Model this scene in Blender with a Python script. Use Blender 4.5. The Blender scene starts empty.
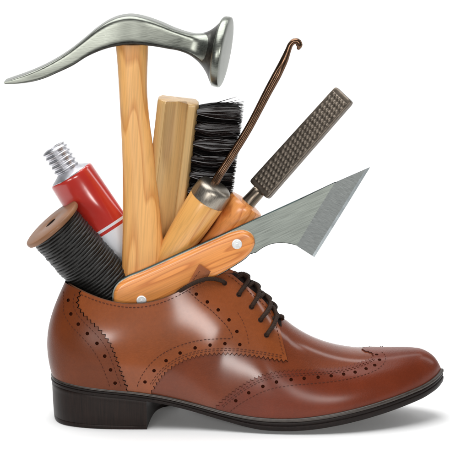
import bpy, math, random
import numpy as np
from mathutils import Vector, Matrix
from mathutils.geometry import delaunay_2d_cdt

random.seed(7); rng = np.random.default_rng(7)
U = 0.00075                      # one unit of the drawing below, in metres (the shoe is 0.30 m long)
scene = bpy.context.scene
COL = scene.collection

# ------------------------------------------------------------------ camera maths
EL = math.radians(12.0); D = 2100.0; IW, IH = 450.0, 469.0
R_ = np.array([1.0, 0, 0]); F_ = np.array([0, math.cos(EL), -math.sin(EL)]); U_ = np.array([0, math.sin(EL), math.cos(EL)])
T_ = np.zeros(3)
def P(px, py, Y):
    C = T_ - D*F_
    d = F_*D + R_*(px-IW/2) + U_*(IH/2-py)
    t = (Y-C[1])/d[1]
    return C + t*d
T_ = np.array([0, 0, -P(145, 429.5, -44)[2]])
CAM = T_ - D*F_
def proj(p):
    q = np.asarray(p) - CAM
    dz = q@F_
    return np.stack([IW/2 + D*(q@R_)/dz, IH/2 - D*(q@U_)/dz], -1)
def norm(v):
    v = np.asarray(v, float)
    return v/np.maximum(np.linalg.norm(v, axis=-1, keepdims=True), 1e-9)

# ------------------------------------------------------------------ materials
def mat(name):
    m = bpy.data.materials.new(name); m.use_nodes = True
    nt = m.node_tree
    return m, nt, nt.nodes['Principled BSDF']
def N(nt, t, **kw):
    n = nt.nodes.new(t)
    for k, v in kw.items():
        if k in n.inputs: n.inputs[k].default_value = v
        else: setattr(n, k, v)
    return n
def ramp(nt, fac, stops):
    r = nt.nodes.new('ShaderNodeValToRGB'); e = r.color_ramp.elements
    while len(e) < len(stops): e.new(0.5)
    for i, (p, c) in enumerate(stops):
        e[i].position = p; e[i].color = (*c, 1)
    nt.links.new(fac, r.inputs[0]); return r.outputs[0]
def mapping(nt, scale=(1,1,1), axis=None):
    tc = nt.nodes.new('ShaderNodeTexCoord'); mp = nt.nodes.new('ShaderNodeMapping')
    src = tc.outputs['Object']
    if axis is not None:                      # turn the grain so that it runs along axis -> local z
        q = Vector(axis).normalized().rotation_difference(Vector((0,0,1)))
        m0 = nt.nodes.new('ShaderNodeMapping'); m0.inputs['Rotation'].default_value = q.to_euler()
        nt.links.new(src, m0.inputs[0]); src = m0.outputs[0]
    mp.inputs['Scale'].default_value = scale
    nt.links.new(src, mp.inputs[0]); return mp.outputs[0]
def bump(nt, bs, h, strength, dist=0.0005, prev=None):
    b = N(nt, 'ShaderNodeBump', Strength=strength, Distance=dist)
    nt.links.new(h, b.inputs['Height'])
    if prev: nt.links.new(prev, b.inputs['Normal'])
    nt.links.new(b.outputs[0], bs.inputs['Normal']); return b.outputs[0]

def leather(name, c, rough=0.36, coat=0.6, var=0.26, pores=0.30, crough=0.17, spec=0.12):
    m, nt, bs = mat(name)
    v = mapping(nt)
    n1 = N(nt, 'ShaderNodeTexNoise', Scale=22.0, Detail=5.0, Roughness=0.55); nt.links.new(v, n1.inputs['Vector'])
    n2 = N(nt, 'ShaderNodeTexNoise', Scale=420.0, Detail=3.0); nt.links.new(v, n2.inputs['Vector'])
    vo = N(nt, 'ShaderNodeTexVoronoi', Scale=950.0); nt.links.new(v, vo.inputs['Vector'])
    mx = N(nt, 'ShaderNodeMath', operation='ADD'); nt.links.new(n1.outputs[0], mx.inputs[0])
    ml = N(nt, 'ShaderNodeMath', operation='MULTIPLY'); ml.inputs[1].default_value = 0.25
    nt.links.new(n2.outputs[0], ml.inputs[0]); nt.links.new(ml.outputs[0], mx.inputs[1])
    c = np.array(c)
    nt.links.new(ramp(nt, mx.outputs[0], [(0.35, c*(1-var)), (0.85, np.minimum(c*(1+var), 1))]), bs.inputs['Base Color'])
    mr = N(nt, 'ShaderNodeMapRange'); mr.inputs['To Min'].default_value = rough-0.06; mr.inputs['To Max'].default_value = rough+0.08
    nt.links.new(n1.outputs[0], mr.inputs[0]); nt.links.new(mr.outputs[0], bs.inputs['Roughness'])
    bs.inputs['Coat Weight'].default_value = coat; bs.inputs['Coat Roughness'].default_value = crough; bs.inputs['Specular IOR Level'].default_value = spec
    b1 = bump(nt, bs, vo.outputs['Distance'], pores, 0.0004)
    bump(nt, bs, n1.outputs[0], 0.10, 0.002, b1)
    return m
def plain(name, c, rough=0.5, metal=0.0, nscale=300.0, var=0.15, bmp=0.1, coat=0.0, stretch=(1,1,1), axis=None, spec=0.5):
    m, nt, bs = mat(name); bs.inputs['Specular IOR Level'].default_value = spec
    v = mapping(nt, stretch, axis)
    n = N(nt, 'ShaderNodeTexNoise', Scale=nscale, Detail=4.0); nt.links.new(v, n.inputs['Vector'])
    c = np.array(c)
    nt.links.new(ramp(nt, n.outputs[0], [(0.3, c*(1-var)), (0.7, np.minimum(c*(1+var), 1))]), bs.inputs['Base Color'])
    mr = N(nt, 'ShaderNodeMapRange'); mr.inputs['To Min'].default_value = max(rough-0.08, 0.03); mr.inputs['To Max'].default_value = rough+0.08
    nt.links.new(n.outputs[0], mr.inputs[0]); nt.links.new(mr.outputs[0], bs.inputs['Roughness'])
    bs.inputs['Metallic'].default_value = metal
    bs.inputs['Coat Weight'].default_value = coat; bs.inputs['Coat Roughness'].default_value = 0.15
    if bmp: bump(nt, bs, n.outputs[0], bmp, 0.0003)
    return m
def wood(name, c1, c2, axis, rough=0.38, ring=70.0, seed=0.0, coat=0.25):
    m, nt, bs = mat(name)
    v = mapping(nt, (1, 1, 0.10), axis)
    off = N(nt, 'ShaderNodeVectorMath', operation='ADD'); off.inputs[1].default_value = (seed, seed*0.7, seed*0.3)
    nt.links.new(v, off.inputs[0])
    n1 = N(nt, 'ShaderNodeTexNoise', Scale=26.0, Detail=2.0, Distortion=0.3); nt.links.new(off.outputs[0], n1.inputs['Vector'])
    mul = N(nt, 'ShaderNodeMath', operation='MULTIPLY'); mul.inputs[1].default_value = 2.0*ring/7.0
    nt.links.new(n1.outputs[0], mul.inputs[0])
    fr = N(nt, 'ShaderNodeMath', operation='FRACT'); nt.links.new(mul.outputs[0], fr.inputs[0])
    v2 = mapping(nt, (1, 1, 0.03), axis)
    n2 = N(nt, 'ShaderNodeTexNoise', Scale=900.0, Detail=3.0); nt.links.new(v2, n2.inputs['Vector'])
    c1 = np.array(c1); c2 = np.array(c2)
    col = ramp(nt, fr.outputs[0], [(0.0, c1), (0.62, c1*0.93), (0.90, c2), (1.0, c1)])
    fib = ramp(nt, n2.outputs[0], [(0.28, (0.76,)*3), (0.58, (1.0,)*3)])
    mix = N(nt, 'ShaderNodeMix', data_type='RGBA', blend_type='MULTIPLY'); mix.inputs[0].default_value = 0.8
    nt.links.new(col, mix.inputs[6]); nt.links.new(fib, mix.inputs[7])
    nt.links.new(mix.outputs[2], bs.inputs['Base Color'])
    bs.inputs['Roughness'].default_value = rough
    bs.inputs['Coat Weight'].default_value = coat; bs.inputs['Coat Roughness'].default_value = 0.2
    bump(nt, bs, n2.outputs[0], 0.12, 0.0002)
    return m
def brushed(name, c, axis, rough=0.28, var=0.14, scale=1600.0, bmp=0.10):
    m, nt, bs = mat(name)
    v = mapping(nt, (1, 1, 0.025), axis)
    n = N(nt, 'ShaderNodeTexNoise', Scale=scale, Detail=4.0); nt.links.new(v, n.inputs['Vector'])
    v3 = mapping(nt, (1, 1, 0.15), axis)
    n3 = N(nt, 'ShaderNodeTexNoise', Scale=90.0, Detail=3.0); nt.links.new(v3, n3.inputs['Vector'])
    c = np.array(c)
    hf = N(nt, 'ShaderNodeMix', data_type='FLOAT'); hf.inputs[0].default_value = 0.3
    nt.links.new(n.outputs[0], hf.inputs[2]); nt.links.new(n3.outputs[0], hf.inputs[3])
    nt.links.new(ramp(nt, hf.outputs[0], [(0.36, c*(1-2*var)), (0.62, np.minimum(c*(1+var), 1))]), bs.inputs['Base Color'])
    mr = N(nt, 'ShaderNodeMapRange'); mr.inputs['To Min'].default_value = rough-0.1; mr.inputs['To Max'].default_value = rough+0.12
    nt.links.new(n.outputs[0], mr.inputs[0]); nt.links.new(mr.outputs[0], bs.inputs['Roughness'])
    bs.inputs['Metallic'].default_value = 1.0
    bump(nt, bs, n.outputs[0], bmp, 0.0002)
    return m

M = {}
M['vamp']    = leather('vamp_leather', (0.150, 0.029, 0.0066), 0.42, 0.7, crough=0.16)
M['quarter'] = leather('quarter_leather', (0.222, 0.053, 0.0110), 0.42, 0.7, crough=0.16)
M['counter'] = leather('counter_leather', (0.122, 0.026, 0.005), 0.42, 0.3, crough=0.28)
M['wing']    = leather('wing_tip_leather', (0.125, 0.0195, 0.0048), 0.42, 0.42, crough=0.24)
M['tongue']  = leather('tongue_leather', (0.30, 0.098, 0.040), 0.5, 0.2)
M['gap']     = leather('tongue_shade_leather', (0.010, 0.005, 0.0035), 0.6, 0.0, spec=0.1)  # tongue strip between the flaps, its shadow put into the colour
M['lining']  = leather('lining_leather', (0.11, 0.05, 0.028), 0.6, 0.0)
M['edge']    = plain('inked_edge', (0.046, 0.012, 0.006), 0.6, spec=0.15)
M['edgeshadow'] = plain('counter_edge_shadow', (0.006, 0.003, 0.002), 0.6, spec=0.1)  # heel counter edge, blackened to paint in the shadow gap along it
M['hole']    = plain('perforation_backing', (0.034, 0.008, 0.004), 0.7, spec=0.0)
M['stitch']  = plain('stitch_thread', (0.070, 0.018, 0.009), 0.6, spec=0.2)
M['stitchl'] = plain('pale_stitch_thread', (0.30, 0.13, 0.075), 0.6)
M['welt']    = plain('welt_rubber', (0.040, 0.031, 0.025), 0.36, var=0.3, spec=0.5)
M['sole']    = plain('sole_rubber', (0.0085, 0.0045, 0.0035), 0.42, nscale=500, var=0.4, spec=0.2)
M['heel']    = plain('heel_stack', (0.011, 0.0055, 0.004), 0.42, nscale=900, var=0.45, spec=0.2, stretch=(1, 1, 0.04))
M['lace']    = plain('lace_cotton', (0.028, 0.0130, 0.0070), 0.6, nscale=2200, var=0.6, bmp=1.0, spec=0.22)
M['eyelet']  = plain('eyelet_rim', (0.03, 0.010, 0.006), 0.5, spec=0.25)

# ------------------------------------------------------------------ scene tree helpers
BASE = {}
def thing(name, base, label, cat):
    o = bpy.data.objects.new(name, None); COL.objects.link(o)
    o.empty_display_size = 0.02
    o.location = Vector(np.asarray(base)*U); o['label'] = label; o['category'] = cat
    BASE[o.name] = np.asarray(base, float); return o
class MB:
    def __init__(s): s.v = []; s.f = []; s.m = []; s.n = 0
    def add(s, v, f, mi=0):
        v = np.asarray(v, float); s.v.append(v)
        for q in f:
            s.f.append([int(i)+s.n for i in q]); s.m.append(mi if np.isscalar(mi) else 0)
        if not np.isscalar(mi):
            s.m[-len(f):] = list(mi)
        s.n += len(v); return s
    def build(s, name, mats, parent=None, angle=40, recalc=True, merge=0.0, label=None):
        base = BASE[parent.name] if parent is not None and parent.name in BASE else np.zeros(3)
        v = (np.concatenate(s.v)-base)*U
        me = bpy.data.meshes.new(name)
        me.from_pydata([tuple(p) for p in v], [], s.f)
        for mm in (mats if isinstance(mats, (list, tuple)) else [mats]): me.materials.append(mm)
        me.polygons.foreach_set('material_index', s.m); me.update()
        import bmesh
        bm = bmesh.new(); bm.from_mesh(me)
        if merge: bmesh.ops.remove_doubles(bm, verts=bm.verts, dist=merge*U)
        if recalc: bmesh.ops.recalc_face_normals(bm, faces=bm.faces)
        ca = math.radians(angle)
        for e in bm.edges:
            if len(e.link_faces) == 2 and e.calc_face_angle(0) > ca: e.smooth = False
        bm.to_mesh(me); bm.free()
        me.polygons.foreach_set('use_smooth', [True]*len(me.polygons)); me.update()
        o = bpy.data.objects.new(name, me); COL.objects.link(o)
        if parent is not None: o.parent = parent; BASE[o.name] = base
        if label: o['label'] = label
        return o

def cr(pts, n):
    """smooth curve through pts (Catmull-Rom, chord length), n samples evenly spaced along it"""
    p = np.asarray(pts, float)
    if len(p) == 2:
        return p[0]+(p[1]-p[0])*np.linspace(0, 1, n)[:, None]
    d = np.r_[0, np.cumsum(np.linalg.norm(np.diff(p, axis=0), axis=1))]
    t = np.gradient(p, d, axis=0)
    out = []
    for i in range(len(p)-1):
        h = d[i+1]-d[i]; u = np.linspace(0, 1, 24, endpoint=(i == len(p)-2))[:, None]
        out.append((2*u**3-3*u**2+1)*p[i]+(u**3-2*u**2+u)*h*t[i]+(-2*u**3+3*u**2)*p[i+1]+(u**3-u**2)*h*t[i+1])
    q = np.concatenate(out)
    e = np.r_[0, np.cumsum(np.linalg.norm(np.diff(q, axis=0), axis=1))]
    s = np.linspace(0, e[-1], n)
    return np.stack([np.interp(s, e, q[:, k]) for k in range(q.shape[1])], 1)
def interp(xs, ys, x): return np.interp(x, xs, ys)

def loft(mb, c, a, b, ex=2.0, n=24, mi=0, cap=True):
    """closed rings: centre c, half axes a and b (N x 3), superellipse exponent ex"""
    c = np.asarray(c, float); a = np.asarray(a, float); b = np.asarray(b, float)
    Nn = len(c); ex = np.broadcast_to(np.asarray(ex, float), (Nn,))
    th = np.linspace(0, 2*np.pi, n, endpoint=False)
    vs = []
    for i in range(Nn):
        k = 2/ex[i]
        cc = np.sign(np.cos(th))*np.abs(np.cos(th))**k; ss = np.sign(np.sin(th))*np.abs(np.sin(th))**k
        vs.append(c[i]+cc[:, None]*a[i]+ss[:, None]*b[i])
    v = np.concatenate(vs); f = []; mm = []
    for i in range(Nn-1):
        m_ = mi if np.isscalar(mi) else mi[i]
        for j in range(n):
            j2 = (j+1) % n
            f.append((i*n+j, i*n+j2, (i+1)*n+j2, (i+1)*n+j)); mm.append(m_)
    if cap:
        v = np.concatenate([v, c[:1], c[-1:]]); k0 = len(v)-2
        for j in range(n):
            j2 = (j+1) % n
            f.append((k0, j2, j)); mm.append(mm[0]); f.append((k0+1, (Nn-1)*n+j, (Nn-1)*n+j2)); mm.append(mm[-2])
    mb.add(v, f, mm)
def axial(mb, p0, p1, prof, n=40, rdepth=1.0, mi=0, ex=2.0, depth=None):
    """turned piece: prof = [(distance from p0 towards p1, radius)]"""
    p0 = np.asarray(p0, float); p1 = np.asarray(p1, float); ax = norm(p1-p0)
    d = norm(np.cross(ax, [0, 1, 0])) ; w = np.cross(d, ax)
    prof = np.asarray(prof, float)
    c = p0+prof[:, :1]*ax; r = prof[:, 1:2]
    loft(mb, c, r*d, r*w*rdepth, ex, n, mi)
def tube(mb, path, r, n=10, mi=0, twist=None):
    p = np.asarray(path, float)
    if twist: p = cr(p, int(np.linalg.norm(np.diff(p, axis=0), axis=1).sum()/0.45)+4); n = 18
    Nn = len(p)
    r = np.broadcast_to(np.asarray(r, float), (Nn,))
    t = norm(np.gradient(p, axis=0))
    a = np.cross(t[0], [0.3, 1, 0.2]); a = norm(a); A = [a]
    for i in range(1, Nn):
        a = A[-1]-t[i]*(A[-1]@t[i]); A.append(norm(a))
    A = np.array(A); B = np.cross(t, A)
    if not twist: loft(mb, p, A*r[:, None], B*r[:, None], 2.0, n, mi); return
    d = np.r_[0, np.cumsum(np.linalg.norm(np.diff(p, axis=0), axis=1))]; th = np.linspace(0, 2*np.pi, n, endpoint=False)
    V = np.concatenate([p[i]+(A[i]*np.cos(th)[:, None]+B[i]*np.sin(th)[:, None])*(r[i]*(1+0.075*np.cos(3*(th-d[i]*2*np.pi/twist))))[:, None] for i in range(Nn)]+[p[:1], p[-1:]])
    f = [(i*n+j, i*n+(j+1) % n, (i+1)*n+(j+1) % n, (i+1)*n+j) for i in range(Nn-1) for j in range(n)]; k0 = len(V)-2
    for j in range(n): f += [(k0, (j+1) % n, j), (k0+1, (Nn-1)*n+j, (Nn-1)*n+(j+1) % n)]
    mb.add(V, f, mi)
def inside(pt, poly):
    x, y = pt[..., 0], pt[..., 1]; c = np.zeros(x.shape, bool); n = len(poly)
    for i in range(n):
        x1, y1 = poly[i]; x2, y2 = poly[i-1]
        if y1 == y2: continue
        c ^= ((y1 > y) != (y2 > y)) & (x < (x2-x1)*(y-y1)/(y2-y1)+x1)
    return c
def polydist(pt, poly):
    a = np.asarray(poly, float); b = np.roll(a, -1, 0); best = np.full(len(pt), 1e9)
    for p, q in zip(a, b):
        d = q-p; L = max(d@d, 1e-12)
        t = np.clip(((pt-p)@d)/L, 0, 1); best = np.minimum(best, np.linalg.norm(pt-(p+t[:, None]*d), axis=1))
    return best
def cdt(poly, holes=(), grid=3.0):
    """triangles inside a 2-D outline with holes; returns verts, tris, tag (-1 inner, 0 outline, k hole k)"""
    poly = np.asarray(poly, float); pts = [poly]; edges = []; tag = [0]*len(poly)
    n = len(poly); edges += [(i, (i+1) % n) for i in range(n)]; k = n
    for h, ho in enumerate(holes):
        ho = np.asarray(ho, float); m_ = len(ho)
        pts.append(ho); edges += [(k+i, k+(i+1) % m_) for i in range(m_)]; k += m_; tag += [h+1]*m_
    if grid:
        lo, hi = poly.min(0), poly.max(0)
        gx, gy = np.meshgrid(np.arange(lo[0]+grid/2, hi[0], grid), np.arange(lo[1]+grid/2, hi[1], grid))
        g = np.stack([gx.ravel(), gy.ravel()], 1)
        g[:, 0] += (np.round(g[:, 1]/grid) % 2)*grid*0.5
        g = g[inside(g, poly)]
        g = g[polydist(g, poly) > grid*0.4]
        for ho in holes:
            ho = np.asarray(ho, float)
            if len(g): g = g[~inside(g, ho)]
            if len(g): g = g[polydist(g, ho) > grid*0.3]
        pts.append(g); tag += [-1]*len(g)
    allp = np.concatenate(pts)
    v, e, f, ov, oe, of = delaunay_2d_cdt([Vector(p) for p in allp], edges, [], 0, 1e-5)
    v = np.array([tuple(p) for p in v])
    tg = [tag[o[0]] if o else -1 for o in ov]
    f = np.array([q for q in f if len(q) == 3])
    cen = v[f].mean(1); ok = inside(cen, poly)
    for ho in holes: ok &= ~inside(cen, np.asarray(ho, float))
    return v, f[ok], np.array(tg)

# ================================================================== THE SHOE
# paired stations round the near half of the shoe, heel to toe: feather line / top line (or vamp ridge): x, y in the side view and half width
rows = [
 ((54,373,0),(67,283,0)), ((56.5,377,17),(69,284.5,11)), ((64,381,29),(75.5,288,21)), ((80,385.5,38),(88,294,28)),
 ((105,389,43),(108,301.5,33)), ((135,391.5,43.5),(135,306,35)), ((165,396,43),(162,300.5,34)), ((190,402,43.5),(187,288,30)),
 ((215,409,47),(209,274,20)), ((232,413.5,50),(226,270,9)), ((245,416,53),(241,274,0)), ((262,418,56),(259,291,0)),
 ((285,419.2,58.5),(282,320,0)), ((310,417.5,59),(309,337.3,0)), ((335,413.5,57.5),(335,346.5,0)), ((360,407.5,53),(360,350.3,0)),
 ((385,400,45),(385,350.5,0)), ((405,392.5,36),(405,349,0)), ((420,386,26.5),(420,350,0)), ((431,379.3,16.5),(431,355,0)),
 ((437.3,374,8.5),(437,361,0)), ((440,369,0),(440,369,0))]
A0 = np.array([P(a[0], a[1], -a[2]) for a, b in rows]); A1 = np.array([P(b[0], b[1], -b[2]) for a, b in rows])
ch = np.linalg.norm(np.diff((A0*0.6+A1*0.4), axis=0), axis=1); SK = np.r_[0, np.cumsum(ch)]; SL = SK[-1]
def pchip(x, y, xi):
    h = np.diff(x); dl = np.diff(y)/h; d = np.zeros(len(x))
    for i in range(1, len(x)-1):
        if dl[i-1]*dl[i] > 0:
            w1 = 2*h[i]+h[i-1]; w2 = h[i]+2*h[i-1]; d[i] = (w1+w2)/(w1/dl[i-1]+w2/dl[i])
    d[0] = dl[0]; d[-1] = dl[-1]
    i = np.clip(np.searchsorted(x, xi)-1, 0, len(x)-2); t = (xi-x[i])/h[i]
    return (2*t**3-3*t**2+1)*y[i]+(t**3-2*t**2+t)*h[i]*d[i]+(-2*t**3+3*t**2)*y[i+1]+(t**3-t**2)*h[i]*d[i+1]
SD = np.linspace(0, SL, 1201)
def gsm(y, sig, sym0, end):
    k = np.arange(-int(4*sig), int(4*sig)+1); w = np.exp(-k**2/(2*sig**2)); w /= w.sum(); m_ = len(k)//2
    l = y[1:m_+1][::-1]; l = 2*y[0]-l if sym0 < 0 else l
    r = 2*y[-1]-y[-m_-1:-1][::-1]
    return np.convolve(np.r_[l, y, r], w, 'valid')
def table(Aa):
    out = []
    for k in range(3):
        y = pchip(SK, Aa[:, k], SD); y1 = gsm(y, 14, -1 if k == 1 else 1, 0); y2 = gsm(y, 46, -1 if k == 1 else 1, 0)
        wt = np.interp(np.interp(SD, SK, np.arange(len(rows))), [2, 5, 9.2, 9.6, 11.6, 12.2, 16, 18], [0, 1, 1, .35, .35, 1, 1, 0] if Aa is A1 else [0, 1, 1, 1, 1, 1, 1, 0]); out.append(y1*(1-wt)+y2*wt)
    return np.stack(out, 1)
L0t, L1t = table(A0), table(A1)
# keep the ends tight
L0t[:, 1] = np.minimum(L0t[:, 1], 0); L1t[:, 1] = np.minimum(L1t[:, 1], 0)
kx = [0, 6, 8, 10, 11.5, 21]; ky = [0, 0, 0.35, 0.85, 1, 1]
bx = [0, 2, 3, 4, 5, 6, 7, 8, 9, 21]; by = [0.72, 0.66, 0.60, 0.55, 0.50, 0.42, 0.22, 0.06, 0, 0]
px_ = [0, 9, 11, 13, 15, 17, 21]; pp_ = [1, 1.12, 1.12, 1.05, 0.92, 0.86, 0.9]
rowi = np.arange(len(rows))
def idx(s): return np.interp(s, SK, rowi)
KT = gsm(np.interp(idx(SD), kx, ky), 36, 1, 0); BT = gsm(np.interp(idx(SD), bx, by), 36, 1, 0); PT = gsm(np.interp(idx(SD), px_, pp_), 36, 1, 0)
def at(tab, s):
    return np.interp(s, SD, tab) if tab.ndim == 1 else np.stack([np.interp(s, SD, tab[:, k]) for k in range(3)], -1)
def S0(s, v):
    s = np.asarray(s, float); v = np.clip(np.asarray(v, float), 0, 1)
    l0 = at(L0t, s); l1 = at(L1t, s); k = at(KT, s); b = at(BT, s); p = at(PT, s)
    th = v*np.pi/2
    Hw = (1-v)+b*np.sin(np.pi*v**0.92); Vw = v
    Hv = np.maximum(np.cos(th), 0)**p; Vv = np.sin(th)
    H = Hw*(1-k)+Hv*k; V = Vw*(1-k)+Vv*k
    out = np.empty(s.shape+(3,))
    out[..., :2] = l1[..., :2]+(l0[..., :2]-l1[..., :2])*H[..., None]
    out[..., 2] = l0[..., 2]+(l1[..., 2]-l0[..., 2])*V
    return out
def tang(s, v):
    s = np.clip(np.asarray(s, float), 0.6, SL-1.5); v = np.clip(np.asarray(v, float), 0.004, 0.996); e = 0.5; g = 0.004
    return (S0(s+e, v)-S0(s-e, v))/(2*e), (S0(s, v+g)-S0(s, v-g))/(2*g)
def nrm(s, v):
    ds, dv = tang(s, v); n = norm(np.cross(ds, dv)); return n
_t = nrm(np.array([SK[5]]), np.array([0.4]))[0]; NS = -1.0 if _t[1] > 0 else 1.0
STH = SK[10]                                   # from here on v = 1 is the ridge on the centre line
def S(s, v, off=0.0):
    s = np.asarray(s, float); v = np.asarray(v, float)
    n = nrm(s, v)*NS
    n[..., 1] = np.where(((v > 0.999) & (s > STH)) | (s < 0.3) | (s > SL-0.3), 0, n[..., 1]); n = norm(n)
    return S0(s, v)+n*np.asarray(off)[..., None]
gs, gv = np.meshgrid(np.linspace(0, SL, 800), np.linspace(0, 1, 160), indexing='ij')
gp = proj(S0(gs, gv).reshape(-1, 3)); gsf = gs.ravel(); gvf = gv.ravel()
def inv(pts):
    out = []
    for q in np.asarray(pts, float):
        i = np.argmin(((gp-q)**2).sum(1)); s, v = gsf[i], gvf[i]
        for _ in range(6):
            a = proj(S0(np.array(s), np.array(v))); r = q-a
            e1 = (proj(S0(np.array(s+.2), np.array(v)))-a)/.2; vv = -.002 if v > .99 else .002
            e2 = (proj(S0(np.array(s), np.array(v+vv)))-a)/vv
            J = np.stack([e1, e2], 1)
            if abs(np.linalg.det(J)) < 1e-3: break
            d = np.linalg.solve(J, r)
            if np.abs(d[0]) > 4 or np.abs(d[1]) > 0.06: break
            s = np.clip(s+d[0], 0, SL); v = np.clip(v+d[1], 0, 1)
        out.append((s, v))
    return np.array(out)
def circ(c, r, n=14):
    s, v = inv([c])[0]; ds, dv = tang(np.array(s), np.array(v))
    a = norm(ds); b = norm(dv-a*(dv@a)); G = np.stack([ds, dv], 1)
    o = []
    for t in np.linspace(0, 2*np.pi, n, endpoint=False):
        w = r*(math.cos(t)*a+math.sin(t)*b)
        d = np.linalg.lstsq(G, w, rcond=None)[0]; o.append((s+d[0], v+d[1]))
    return np.array(o)
BV = 100.0
def uv2(sv): return np.asarray(sv)*np.array([1.0, BV])
def topedge(x0, x1, n, ):
    """points on the collar (v=1) between two side-view x positions"""
    xs = proj(S0(SD, np.ones_like(SD)))[:, 0]; j = SD < STH
    s = np.interp(np.linspace(x0, x1, n), xs[j], SD[j]); return np.stack([s, np.ones(n)], 1)
def bottom(s0, s1, n): return np.stack([np.linspace(s0, s1, n), np.zeros(n)], 1)
def pink(pts, pitch=4.3, amp=1.25):
    """zigzag cut edge along a traced line, its teeth measured on the leather itself"""
    q = inv(cr(pts, 240)); p3 = S0(q[:, 0], q[:, 1]); d = np.r_[0, np.cumsum(np.linalg.norm(np.diff(p3, axis=0), axis=1))]
    n = int(d[-1]/pitch)*2+1; t = np.linspace(0, d[-1], n)
    t[1:-1] += rng.normal(0, 0.10, n-2)
    s = np.interp(t, d, q[:, 0]); v = np.interp(t, d, q[:, 1]); p = S0(s, v)
    tg = norm(np.gradient(p, axis=0)); side = np.cross(tg, nrm(s, v)*NS); ds, dv = tang(s, v); out = []
    for i in range(n):
        w = side[i]*(amp(v[i]) if callable(amp) else amp)*(1 if i % 2 else -1)*(0 if i in (0, n-1) else 1)
        o = np.linalg.lstsq(np.stack([ds[i], dv[i]], 1), w, rcond=None)[0]; out.append((s[i]+o[0], min(max(v[i]+o[1], 0), 1)))
    return np.array(out)
def along(pts, dist, n=160, a=0.0, b=1.0):
    """a line running beside a traced edge, dist away from it on the leather"""
    q = inv(cr(pts, 240)); p3 = S0(q[:, 0], q[:, 1]); d = np.r_[0, np.cumsum(np.linalg.norm(np.diff(p3, axis=0), axis=1))]
    t = np.linspace(a*d[-1], b*d[-1], n); s = np.interp(t, d, q[:, 0]); v = np.interp(t, d, q[:, 1])
    s, v = [np.convolve(np.pad(x, 6, 'edge'), np.ones(13)/13, 'valid') for x in (s, v)]
    p = S0(s, v); tg = norm(np.gradient(p, axis=0)); side = np.cross(tg, nrm(s, v)*NS); ds, dv = tang(s, v); out = []
    for i in range(n):
        o = np.linalg.lstsq(np.stack([ds[i], dv[i]], 1), side[i]*dist, rcond=None)[0]; out.append((s[i]+o[0], v[i]+o[1]))
    out = np.array(out); ok = (out[:, 1] < .975) & (out[:, 1] > .012); return out[ok]
def sline(pts, n): return inv(cr(pts, n))

def panel(mb, sv, holes, off, shift=1.0, sym=False, far=False, under=-0.3, grid=2.6, backing=0.35):
    """leather piece cut to an outline with real punched holes, lying off above the last; sloping dark edge"""
    hs = [uv2(circ(c, r)) for c, r in holes]
    v2, f, tg = cdt(uv2(sv), hs, grid)
    s = v2[:, 0]; v = v2[:, 1]/BV
    top = S(s, v, np.full(len(s), off)); symv = ((v > 0.9985) & (s > STH)) | (s < 0.05) | (s > SL-0.05)
    top[symv, 1] = 0.0
    ec = {}
    for a, b, c in f:
        for e, o in (((a, b), c), ((b, c), a), ((c, a), b)):
            ec.setdefault(tuple(sorted(e)), []).append((e, o))
    out = np.zeros_like(top); be = []
    for k, l in ec.items():
        if len(l) == 1:
            (a, b), c = l[0]
            if sym and symv[a] and symv[b]: continue
            be.append((a, b))
            e = top[b]-top[a]; o = (top[a]+top[b])/2-top[c]; o = o-e*((o@e)/max(e@e, 1e-9)); o = norm(o)
            out[a] += o; out[b] += o
    out = norm(out); bs = sorted({i for e in be for i in e}); ix = {b: i+len(top) for i, b in enumerate(bs)}
    sh = np.array([0.0 if v[b] > 0.9985 and s[b] <= STH else (0.25 if tg[b] > 0 else shift) for b in bs])
    low = S(s[bs], v[bs], np.full(len(bs), under))+out[bs]*sh[:, None]
    if sym: low[symv[bs], 1] = 0.0
    V = np.concatenate([top, low]); Fc = [tuple(q) for q in f]; mm = [0]*len(Fc)
    for a, b in be: Fc.append((b, a, ix[a], ix[b])); mm.append(1)
    k = len(V); ex = []
    for (c, r) in holes:
        q = circ(c, r*1.25, 10); cc = inv([c])
        pts = S(np.r_[q[:, 0], cc[:, 0]], np.r_[q[:, 1], cc[:, 1]], np.full(11, backing)); ex.append(pts)
        for j in range(10): Fc.append((k+j, k+(j+1) % 10, k+10)); mm.append(2)
        k += 11
    V = np.concatenate([V]+ex)
    sides = [1] if not far else [-1]
    if sym: sides = [1, -1]
    for sd in sides:
        W = V.copy(); W[:, 1] *= sd
        mb.add(W, Fc if sd > 0 else [q[::-1] for q in Fc], mm)
def stitches(mb, pts, off, sides=(1,), dash=2.7, gap=1.25, w=0.36, sv=None, vmax=1.0):
    q = sv if sv is not None else inv(cr(pts, 160))
    q = q[q[:, 1] < .972]
    p3 = S(q[:, 0], q[:, 1], np.full(len(q), off)); d = np.r_[0, np.cumsum(np.linalg.norm(np.diff(p3, axis=0), axis=1))]
    t = 0.6
    while t+dash < d[-1]:
        tt = np.linspace(t, t+dash, 5); s = np.interp(tt, d, q[:, 0]); v = np.interp(tt, d, q[:, 1])
        h = np.array([-0.25, 0.22, 0.3, 0.22, -0.25])
        c = S(s, v, off+h); n = nrm(s, v)*NS; tg = norm(np.gradient(c, axis=0)); b = np.cross(tg, n)
        for sd in sides:
            if v.max() > vmax: continue
            m_ = np.array([1, sd, 1]); loft(mb, c*m_, b*m_*w, n*m_*w, 2.0, 6)
        t += dash+gap*random.uniform(0.9, 1.1)

shoe = thing('dress_shoe', (20, 0, 0), 'polished reddish brown leather brogue shoe with dark laces, stuffed with cobbling tools', 'shoe')
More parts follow.
